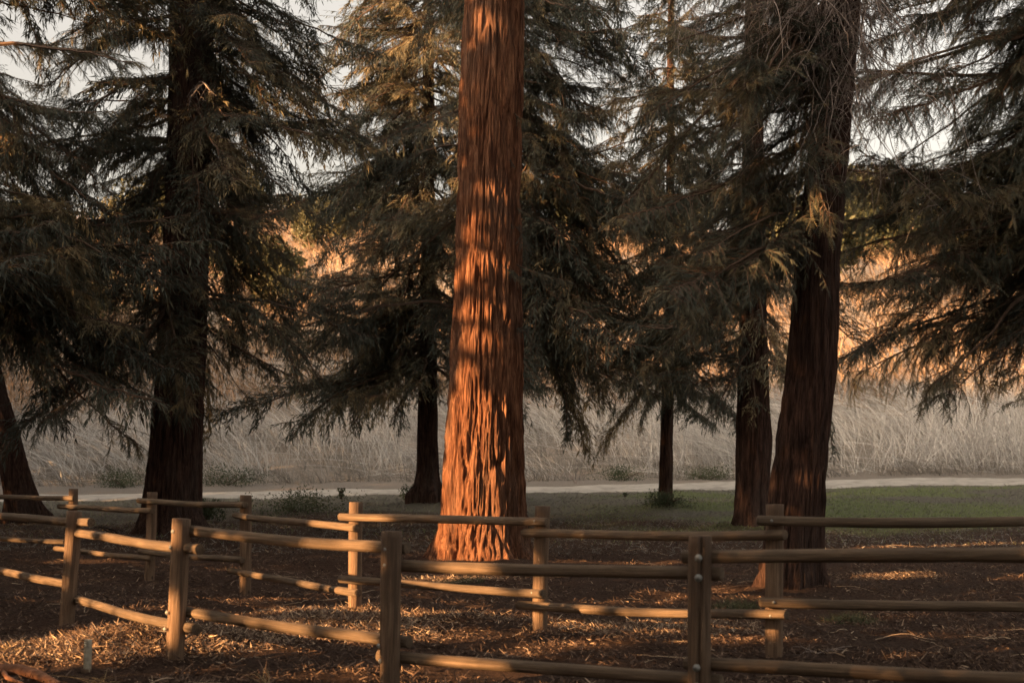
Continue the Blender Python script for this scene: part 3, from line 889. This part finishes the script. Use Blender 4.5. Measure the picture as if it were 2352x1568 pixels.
def fence(label, posts, rails, off, r_post, r_rail, bolts_on, seed0):
    """posts: (X top, X base, Y top, depth, crack?) ; rails: (post i, post j, X0, Y0, X1, Y1)"""
    root = obj("log_rail_fence", None, None, (0, posts[2][3], float(ground_z(0, posts[2][3]))))
    tag(root, label, "fence")
    XY = []
    P_ob = []
    for k, (xt, xb, yt, d, crack, bolts) in enumerate(posts):
        top = at(xt, yt, d)
        dx = (xt - xb) / FPX * d
        bot = np.array([top[0] - dx * 1.35, d, top[2] - 1.62])
        XY.append(((top[0] + bot[0]) / 2 + dx * .1, d))
        o = put_log("post", bot, top, dict(r=r_post, seed=seed0 + k, k=40 if crack else 26, dz=.06, dome0=False, dome1=False, wob=.02, crack=-math.pi/2 - .05 if crack else None), root, M_POST)
        P_ob.append(o)
        for (bx, by) in bolts:
            b = at(bx, by, d)
            cxp = top[0] + (bot[0] - top[0]) * (top[2] - b[2]) / 1.62
            ddx = max(-.8, min(.8, (b[0] - cxp) / r_post))
            b[1] = d - r_post * math.sqrt(1 - ddx * ddx) + .002
            bo = obj("bolt", BOLT, o)
            wm = Matrix.Translation(root.location) @ Matrix.LocRotScale(o.location, o.rotation_quaternion, None)
            bo.matrix_local = wm.inverted() @ (Matrix.Translation(Vector(b)) @ Matrix.Rotation(math.asin(ddx), 4, 'Z') @ Matrix.Scale(1.2 if crack else .9, 4))
    for k, (i, j, X0, Y0, X1, Y1, e0, e1, bolts) in enumerate(rails):
        a = fence_ray(X0, XY[i], XY[j], off); b = fence_ray(X1, XY[i], XY[j], off)
        p0 = np.array([a[0], a[1], HC - (Y0 - HY) / FPX * a[1]]); p1 = np.array([b[0], b[1], HC - (Y1 - HY) / FPX * b[1]])
        o = put_log("rail", p0, p1, dict(r=r_rail, seed=seed0 + 40 + k, k=20, dz=.05, dome0=e0, dome1=e1, wob=.05, curve=.01), root, M_RAIL)
        for bx in bolts:
            f = (bx - X0) / (X1 - X0)
            c = fence_ray(bx, XY[i], XY[j], off)
            zc = p0[2] + (p1[2] - p0[2]) * np.clip((c[0] - p0[0]) / (p1[0] - p0[0] + 1e-9), 0, 1)
            bo = obj("bolt", BOLT, o)
            wm = Matrix.Translation(root.location) @ Matrix.LocRotScale(o.location, o.rotation_quaternion, None)
            bo.matrix_local = wm.inverted() @ Matrix.Translation(Vector((c[0], c[1] - r_rail - .001, zc))) @ Matrix.Scale(.6, 4)
    return root

near_posts = [(-45, -60, 1158, 16.3, False, []), (170, 150, 1174, 13.8, False, []), (418, 398, 1191, 11.4, False, [(400, 1220), (394, 1256), (386, 1405), (381, 1443)]),
              (902, 893, 1220, 10.2, False, [(887, 1260), (886, 1296), (871, 1481), (874, 1516)]),
              (1610, 1607, 1231, 9.0, True, [(1601, 1280), (1601, 1325), (1597, 1530), (1597, 1572)]), (2575, 2575, 1240, 7.5, False, [])]
near_rails = [(0, 1, -70, 1178, 208, 1199, False, False, []), (0, 1, -70, 1296, 160, 1341, False, False, []),
              (1, 2, 160, 1221, 460, 1262, True, False, []), (1, 2, 158, 1372, 450, 1446, True, False, []),
              (2, 3, 402, 1216, 935, 1259, False, False, []), (2, 3, 398, 1399, 940, 1476, False, False, []),
              (3, 4, 880, 1295, 1659, 1318, False, False, []), (3, 4, 870, 1503, 1656, 1562, False, False, []),
              (4, 5, 1574, 1277, 2600, 1268, True, False, []), (4, 5, 1578, 1523, 2600, 1566, True, False, [])]
fence("nearer log rail fence with rails bolted behind its posts", near_posts, near_rails, .115, .074, .043, False, 300)
far_posts = [(-150, -155, 1118, 25.0, False, []), (168, 163, 1122, 22.3, False, []), (350, 342, 1130, 20.0, False, []), (566, 562, 1137, 17.6, False, []), (819, 815, 1153, 14.75, False, []),
             (1247, 1240, 1162, 13.3, False, []), (1778, 1780, 1158, 11.4, False, []), (2480, 2480, 1160, 11.3, False, [])]
far_rails = [(0, 1, -160, 1137, 170, 1143, False, False, []), (0, 1, -160, 1226, 150, 1244, False, False, []),
             (1, 2, 137, 1162, 352, 1172, True, False, []), (1, 2, 127, 1259, 350, 1282, True, False, []),
             (2, 3, 318, 1150, 563, 1160, True, False, []), (2, 3, 322, 1266, 557, 1286, True, False, []),
             (3, 4, 540, 1183, 818, 1211, True, False, [793]), (3, 4, 526, 1308, 822, 1361, True, False, [793]),
             (4, 5, 783, 1185, 1256, 1197, True, False, [797, 1227]), (4, 5, 783, 1329, 1250, 1362, True, False, [1222]),
             (5, 6, 1203, 1224, 1803, 1229, True, False, [1767]), (5, 6, 1192, 1390, 1806, 1414, True, False, [1223, 1768]),
             (6, 7, 1743, 1195, 2530, 1197, True, False, [1770]), (6, 7, 1749, 1381, 2530, 1396, True, False, [1775])]
fence("farther log rail fence with rails bolted in front of its posts", far_posts, far_rails, -.115, .072, .041, True, 400)

# ------------------------------------------------------------------ litter, lawn, stalks
def blades(name, P, D, l, w, m, vary, bend=None, nseg=1, stem_face=True, rng=RNG):
    """ribbons: P base (N,3), D direction (N,3), l length, w width; bend (N,3) added along the length squared"""
    n = len(P)
    D = unit(D)
    S = unit(np.cross(D, rng.normal(0, 1, (n, 3))))
    rows = []
    for k in range(nseg + 1):
        f = k / nseg
        c = P + D * (l * f)[:, None]
        if bend is not None: c = c + bend * (l * f * f)[:, None]
        ww = (w * (1 - .75 * f) / 2)[:, None]
        rows += [c - S * ww, c + S * ww]
    v = np.stack(rows, 1).reshape(-1, 3)
    K = 2 * (nseg + 1)
    b = np.arange(n) * K
    q = np.concatenate([np.stack([b + 2*k, b + 2*k + 1, b + 2*k + 3, b + 2*k + 2], -1) for k in range(nseg)])
    return new_mesh(name, v, [q], [m], None, False, {"vary": np.repeat(vary, K)})

# fallen needles, sprigs and chips
n = 270000
y = 7 + 27 * RNG.random(n)**1.7
x = (RNG.random(n) * 2 - 1) * (.40 * y + .6)
cl = fbm(x / .5, y / .5, 0 * x, 3, 131)
k_ = cl + RNG.normal(0, .11, n) > .43
x, y = x[k_], y[k_]; n0 = len(x)
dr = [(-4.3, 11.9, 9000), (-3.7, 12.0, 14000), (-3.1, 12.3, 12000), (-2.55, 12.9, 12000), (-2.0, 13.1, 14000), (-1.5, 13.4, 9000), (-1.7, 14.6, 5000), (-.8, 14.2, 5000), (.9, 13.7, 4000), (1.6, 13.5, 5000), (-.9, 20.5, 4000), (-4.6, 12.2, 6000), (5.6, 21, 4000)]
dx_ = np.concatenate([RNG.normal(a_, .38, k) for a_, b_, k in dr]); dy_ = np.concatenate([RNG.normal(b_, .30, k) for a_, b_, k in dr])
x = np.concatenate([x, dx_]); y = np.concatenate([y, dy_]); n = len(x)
pool_pale = np.concatenate([np.zeros(n0), np.ones(len(dx_))])  # straw-like drifts set in the sun pools, paled to brighten them
a = RNG.uniform(0, 6.283, n) * .5 + .5 * RNG.normal(.4, 1.2, n)
z = ground_fine(x, y) + RNG.uniform(.0, .03, n)
D = np.stack([np.cos(a), np.sin(a), np.abs(RNG.normal(0, .75, n)) - .08], -1)
l = np.clip(RNG.lognormal(-3.5, .6, n), .012, .18)
me = blades("needle_litter", np.stack([x, y, z], -1), D, l, np.clip(l * .22, .004, .011) * 1.25, M_LITTER, np.clip(RNG.beta(2.0, 2.6, n) + .24 * pool_pale, 0, 1), bend=np.stack([RNG.normal(0, .2, n), RNG.normal(0, .2, n), np.full(n, -.15)], -1), nseg=1)
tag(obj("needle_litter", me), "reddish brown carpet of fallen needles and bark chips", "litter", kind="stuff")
n = 45000
y = RNG.uniform(26, 46.2, n); x = RNG.uniform(-19, 19, n)
k_ = (y < path_mid(x) - path_half(x) * .9)
x, y = x[k_], y[k_]; n = len(x)
a = RNG.uniform(0, 6.283, n)
me = blades("dead_grass", np.stack([x, y, ground_z(x, y)], -1), np.stack([np.cos(a), np.sin(a), np.abs(RNG.normal(0, .6, n))], -1), RNG.gamma(2.0, .03, n) + .02, np.full(n, .016), M_BRUSH, RNG.random(n) * .8)
tag(obj("dead_grass", me), "dry grey scraps of dead grass on the worn turf", "dead grass", kind="stuff")
# thin fallen twigs
mb = MB()
for k in range(420):
    yy = 8 + 22 * RNG.random()**1.3; xx = (RNG.random() * 2 - 1) * .40 * yy
    a = RNG.uniform(0, 6.28); L = RNG.uniform(.12, .75)
    u = np.linspace(0, 1, 8)
    aa = a + np.cumsum(RNG.normal(0, .28, 8))
    pts = np.stack([xx + np.cumsum(np.cos(aa)) * L / 8, yy + np.cumsum(np.sin(aa)) * L / 8, np.zeros(8)], -1)
    pts[:, 2] = ground_fine(pts[:, 0], pts[:, 1]) + .015 + .05 * L * np.sin(u * 3.1) * RNG.random()
    mb.tube(pts, RNG.uniform(.003, .007), .002, 3, a=RNG.uniform(.3, 1))
tag(obj("twig_litter", mb.mesh("twig_litter", [M_LITTER], attr=True)), "thin dead twigs scattered over the needle carpet", "twigs", kind="stuff")

# lawn
n = 110000
y = RNG.uniform(28, 46.4, n); x = RNG.uniform(-17, 19, n)
mk = m_green(x, y) + .05
k_ = (RNG.random(n) < mk) & (y < path_mid(x) - path_half(x) * .95)
x, y = x[k_], y[k_]; n = len(x)
me = blades("grass", np.stack([x, y, ground_z(x, y) - .01], -1), np.stack([RNG.normal(0, .4, n), RNG.normal(0, .4, n), np.ones(n)], -1), RNG.uniform(.03, .09, n), np.full(n, .012), M_GRASS, RNG.random(n))
tag(obj("grass", me), "short patchy green grass between the grove and the dirt path", "grass", kind="stuff")

# dry stalks on the bank
def stalks(n, y0, y1, xr, hmin, hmax, w, seed, m, name, clump=1.0, lean=1.0, nseg=5, base=0):
    rng = np.random.default_rng(seed)
    y = rng.uniform(y0, y1, n); x = rng.uniform(-xr, xr, n)
    c = fbm(x / 1.6, y / 1.6, 0 * x, 2, seed)
    k_ = c + rng.normal(0, .08, n) > .45 * clump
    x, y = x[k_], y[k_]; n = len(x)
    fl = fbm(x / 5.0, y / 5.0, 0 * x, 2, seed + 2)
    lx = (-.30 - 1.5 * (fl - .45)) * lean
    D = np.stack([lx * .4 + rng.normal(0, .34, n), rng.normal(0, .35, n), np.ones(n)], -1)
    B = np.stack([lx * .9 + rng.normal(0, .25, n), rng.normal(-.05, .2, n), -np.abs(lx) * .35 - rng.random(n) * .15], -1)
    flat = rng.random(n) < .16
    D[flat, 2] = .25; D[flat, 0] += rng.choice([-.9, -.9, .8], flat.sum())
    hh = rng.uniform(hmin, hmax, n) * (.6 + .8 * c[k_])
    z = ground_z(x, y) - .03 + base
    return blades(name, np.stack([x, y, z], -1), D, hh, np.full(n, w) * rng.uniform(.6, 1.4, n), m, np.clip(rng.beta(2, 2, n), 0, 1), bend=B, nseg=nseg, rng=rng)
XR = 24
tag(obj("dry_stalks", stalks(15000, 52.3, 63, XR, 1.7, 3.3, .021, 601, M_STALK, "dry_stalks", 1.02, 1.25, 7)), "pale grey dry stalks leaning over the bank behind the path", "dry stalks", kind="stuff")
tag(obj("dry_brush", stalks(42000, 51.0, 68, XR, .2, .8, .024, 602, M_BRUSH, "dry_brush", .95, .8, 3)), "matted grey brown brush under the tall dry stalks", "brush", kind="stuff")
tag(obj("hill_reeds", stalks(90000, 64, 135, 50, .7, 2.2, .055, 603, M_REED, "hill_reeds", .93, .6, 2)), "tall tan reeds covering the sunlit hillside", "reeds", kind="stuff")

# ------------------------------------------------------------------ trees on the far hill
def leaf_ball(seed, rx, rz, n, sz, m, lumps=7):
    rng = np.random.default_rng(seed)
    C_ = np.stack([rng.normal(0, rx * .45, lumps), rng.normal(0, rx * .45, lumps), rng.uniform(rz * .3, rz * 1.5, lumps)], -1)
    rr = rng.uniform(.35, .6, lumps) * rx
    i = rng.integers(0, lumps, n)
    dv = unit(rng.normal(0, 1, (n, 3))) * (rng.random(n)**.45)[:, None]
    P = C_[i] + dv * rr[i][:, None]
    a = unit(rng.normal(0, 1, (n, 3))); b = unit(np.cross(a, rng.normal(0, 1, (n, 3))))
    s = sz * rng.uniform(.6, 1.4, n)[:, None]
    v = np.stack([P - a * s, P - b * s * .5, P + a * s, P + b * s * .5], 1).reshape(-1, 3)
    k = np.arange(n) * 4
    mb = MB(); mb.add(v, q=np.stack([k, k+1, k+2, k+3], -1))
    return mb.mesh("crown", [m])
HT = [leaf_ball(700 + i, 2.6, 2.6, 3600, .16, M_LEAF_FAR, 9) for i in range(3)]
mbt = MB(); mbt.tube([(0, 0, -.6), (.1, 0, 1.0), (0, .1, 2.6)], .22, .1, 7); HTR = mbt.mesh("trunk", [M_BARK2], True)
HILL = [(760, 100), (800, 108), (700, 112), (560, 116), (400, 108), (300, 112), (120, 104), (40, 96), (880, 116), (1300, 112), (1400, 117), (1560, 110), (1760, 112), (1980, 112), (2080, 118), (2200, 108), (2330, 112), (2280, 88), (1900, 84), (620, 84), (220, 82), (480, 96), (2010, 97), (-60, 108), (2450, 100)]
ORD = ["leftmost", "second from the left", "third from the left", "fourth from the left", "fifth from the left", "sixth from the left", "seventh from the left", "eighth from the left", "ninth from the left",
       "tenth from the left", "eleventh from the left", "twelfth from the left", "thirteenth from the left", "fourteenth from the left", "fifteenth from the left", "sixteenth from the left", "rightmost"]
CREST = sorted(X for X, y in HILL if y >= 104)
SLOPE = sorted(X for X, y in HILL if y < 104)
for k, (X, y) in enumerate(HILL):
    row, where = (CREST, "along the crest of the sunlit hill") if y >= 104 else (SLOPE, "on the slope of the sunlit hill")
    i_ = row.index(X)
    hill_label = "rounded olive green tree %s, %s" % (where, "rightmost" if i_ == len(row) - 1 else ORD[i_])
    x = (X - CX) / FPX * y
    root = obj("hillside_tree", None, None, (x, y, float(ground_z(x, y)) - .1))
    tag(root, hill_label, "tree", "trees on the sunlit hill")
    s = .8 + .7 * random.random()
    for nm, me in (("crown", HT[k % 3]), ("trunk", HTR)):
        c = obj(nm, me, root); c.scale = (s, s, s * random.uniform(.8, 1.2)); c.rotation_euler = (0, 0, random.random() * 6.28)

# ------------------------------------------------------------------ shrubs, weeds and small things
def place_shrub(name, label, cat, X, Y, w, hgt, seed, m=M_SHRUB, n=1500, sz=.03, d=None):
    d = d or gnd(X, Y)
    x = (X - CX) / FPX * d
    ww = w / FPX * d / 2; hh = hgt / FPX * d
    me = leaf_ball(seed, ww * 1.0, hh * .50, n, sz, m, 18)
    mb = MB()
    rng = np.random.default_rng(seed)
    for k in range(10):
        a = rng.uniform(0, 6.28)
        mb.tube([(0, 0, -.05), (math.cos(a) * ww * .4, math.sin(a) * ww * .4, hh * .5), (math.cos(a) * ww * .8, math.sin(a) * ww * .8, hh * .9)], .012, .004, 4)
    root = obj(name, None, None, (x, d, float(ground_z(x, d))))
    tag(root, label, cat)
    obj("foliage", me, root); obj("stems", mb.mesh("stems", [M_TWIG]), root)
place_shrub("shrub", "low green shrub against the right foot of the big left redwood", "shrub", 470, 1150, 70, 60, 801, d=34)
place_shrub("shrub", "small green shrub in front of the slim trunk behind the sunlit redwood", "shrub", 950, 1128, 60, 40, 802, d=42)
place_shrub("shrub", "dark leafy shrub on the bank between the left edge and big left redwood", "shrub", 290, 1098, 150, 22, 803, n=2600, d=50.6)
place_shrub("shrub", "dark leafy shrub on the bank just right of the big left redwood", "shrub", 520, 1096, 150, 30, 804, n=2600, d=50.8)
place_shrub("shrub", "grey green shrub under the arching stalks right of the sunlit redwood", "shrub", 1430, 1084, 130, 20, 805, n=2000, d=51.2)
place_shrub("shrub", "grey green shrub on the bank between slender redwood and right pair", "shrub", 1625, 1086, 120, 17, 806, n=2000, d=51.2)
place_shrub("weed_mound", "weedy dark mound around the foot of the slender redwood", "weeds", 1530, 1176, 100, 22, 807, n=2200, sz=.025, d=37.4)
place_shrub("hedge", "low dark hedge of weeds on the near side of the path", "hedge", 690, 1166, 200, 18, 808, n=3400, sz=.03, d=37)
place_shrub("sprout", "little dark leafy sprout standing by the edge of the path", "plant", 784, 1133, 22, 30, 809, n=140, sz=.04, d=43)
place_shrub("sprout", "tiny sprout on the lawn below the path in mid picture", "plant", 1435, 1119, 12, 12, 810, n=60, sz=.03, d=43)

def weeds(label, X, Y, w, hgt, n, seed, m=M_WEED, curl=.5, name="weed_clump", cat="weeds", width=.006, spread=.5):
    rng = np.random.default_rng(seed)
    d = gnd(X, Y); x0 = (X - CX) / FPX * d
    ww = w / FPX * d / 2; hh = hgt / FPX * d
    a = rng.uniform(0, 6.28, n); r = ww * np.sqrt(rng.random(n))
    P = np.stack([np.cos(a) * r, np.sin(a) * r * .8, 0 * r], -1)
    P[:, 2] = ground_fine(P[:, 0] + x0, P[:, 1] + d) - float(ground_fine(x0, d)) - .005
    D = np.stack([rng.normal(0, spread, n), rng.normal(0, spread, n), np.ones(n)], -1)
    B = np.stack([rng.normal(0, curl, n), rng.normal(0, curl, n), -rng.random(n) * curl], -1)
    me = blades(name, P, D, rng.uniform(.4, 1.2, n) * hh, np.full(n, width), m, rng.random(n), bend=B, nseg=4, rng=rng)
    tag(obj(name, me, None, (x0, d, float(ground_fine(x0, d)))), label, cat)
weeds("green weeds at the sunlit foot of the glowing redwood", 1060, 1338, 110, 26, 260, 821)
weeds("grey green weeds on the forest floor between the fences left of the right far post", 1690, 1398, 110, 34, 420, 822)
weeds("grey green weeds on the ground to the right of the slanted redwood", 1950, 1432, 110, 38, 460, 823)
weeds("small lit tuft of dry grass at the foot of the sunlit fence post", 800, 1412, 60, 30, 120, 824, M_STRAW, name="dry_grass_tuft", cat="dry grass")
weeds("curly straw coloured tuft beside the pale stake", 232, 1574, 30, 46, 60, 825, M_STRAW, 1.1, "dry_grass_tuft", "dry grass", .005)
weeds("thin dry weed at the bottom edge between the first two near posts", 612, 1576, 20, 50, 16, 826, M_STRAW, .4, "dry_weed", "dry weed", .005)
weeds("tuft of dry sunlit grass behind the bottom of the near left corner", 12, 1500, 30, 34, 70, 827, M_STRAW, .6, "dry_grass_tuft", "dry grass", .005)
weeds("low sprigs by the far post right of the glowing redwood", 1285, 1325, 50, 20, 60, 828, M_STRAW, name="dry_sprigs", cat="dry grass")

def dead_sprig(label, X, Y, w, hgt, seed, n=9, r=.012, m=M_DARKDEAD, d=None):
    rng = np.random.default_rng(seed)
    d = d or gnd(X, Y); x0 = (X - CX) / FPX * d
    ww = w / FPX * d; hh = hgt / FPX * d
    mb = MB()
    for k in range(n):
        sgn = rng.choice([-1, 1]); u = np.linspace(0, 1, 9)
        L = rng.uniform(.4, 1.0)
        x = (rng.uniform(-.3, .3) + sgn * u * .5 * L) * ww + np.cumsum(rng.normal(0, .02, 9)) * ww
        z = hh * L * np.sin(u * rng.uniform(1.6, 3.0)) + np.cumsum(rng.normal(0, .04, 9)) * hh
        y_ = rng.normal(0, .15) * ww + u * rng.normal(0, .2) * ww
        mb.tube(np.stack([x, y_, np.maximum(z, -.02)], -1), r * rng.uniform(.5, 1.1), r * .25, 4)
        for s in range(4):
            i = rng.integers(2, 8)
            v = rng.normal(0, 1, 3) * hh * .25; v[2] = abs(v[2])
            mb.tube([(x[i], y_[i], max(z[i], 0)), (x[i] + v[0], y_[i] + v[1], max(z[i], 0) + v[2])], r * .4, r * .15, 3)
    tag(obj("fallen_branch", mb.mesh("fallen_branch", [m], True), None, (x0, d, float(ground_z(x0, d)))), label, "branch")
dead_sprig("dark curled dead branch on the grass just past the slanted redwood", 2090, 1186, 45, 24, 831)
dead_sprig("larger dark arched dead branch on the grass near the right edge", 2255, 1186, 85, 36, 832, 12, .016)
dead_sprig("small dark broken twig upright on the grass by the far rail", 2215, 1184, 22, 20, 833, 5)
dead_sprig("thin grey branch lying on the floor below the middle of the near right rails", 1900, 1500, 160, 22, 834, 5, .006, M_DEAD)
dead_sprig("bleached forked branch lying at the foot of the stalks beside the path", 1330, 1092, 60, 26, 835, 5, .02, M_DEAD, d=49.6)
dead_sprig("thin dark branch leaning in front of the left redwood foot behind the rails", 255, 1180, 110, 22, 836, 3, .02, M_DARKDEAD, d=30)

# log at the lower left corner
d = gnd(60, 1560)
lx0 = (-60 - CX) / FPX * d
mb = MB()
pts = np.array([(-.25, .25, .02), (0, .12, .07), (.22, .02, .09), (.42, -.10, .06), (.62, -.26, 0)])
mb.tube(pts, .05, .035, 10)
mb.tube(np.array([(.1, .05, .07), (.2, -.15, .05), (.38, -.3, .02)]), .022, .012, 7)
o = obj("fallen_log", mb.mesh("fallen_log", [simple_mat("bare_reddish_wood", [(.16, .07, .04), (.34, .17, .10)], 12, .9, .5, (1, 4, 1))], True), None, (lx0 + .1, d, float(ground_z(lx0, d)) + .01))
tag(o, "smooth reddish fallen limb in the lower left corner", "log")

# pale stake
d = 11.0
tp = at(197, 1468, d)
sx = tp[0]; gz0 = float(ground_fine(sx, d))
root = obj("marker_stake", None, None, (sx, d, gz0))
tag(root, "short pale round wooden stake in front of the nearer fence at left", "stake")
hgt = tp[2] - gz0
me = log_mesh("shaft", hgt + .15, .031, M_PIPE, 77, 18, .04, False, False, .03)
o = obj("shaft", me, root, (0, 0, -.15)); o.rotation_euler = (0, R(2.5), 0)
me = log_mesh("shadow_ring", .05, .039, M_POST, 78, 18, .03, False, False, .08)  # darker ring put in for the shadow at the stake's foot
o = obj("shadow_ring", me, root, (-.001, 0, -.03)); o.rotation_euler = (0, R(2.5), 0)
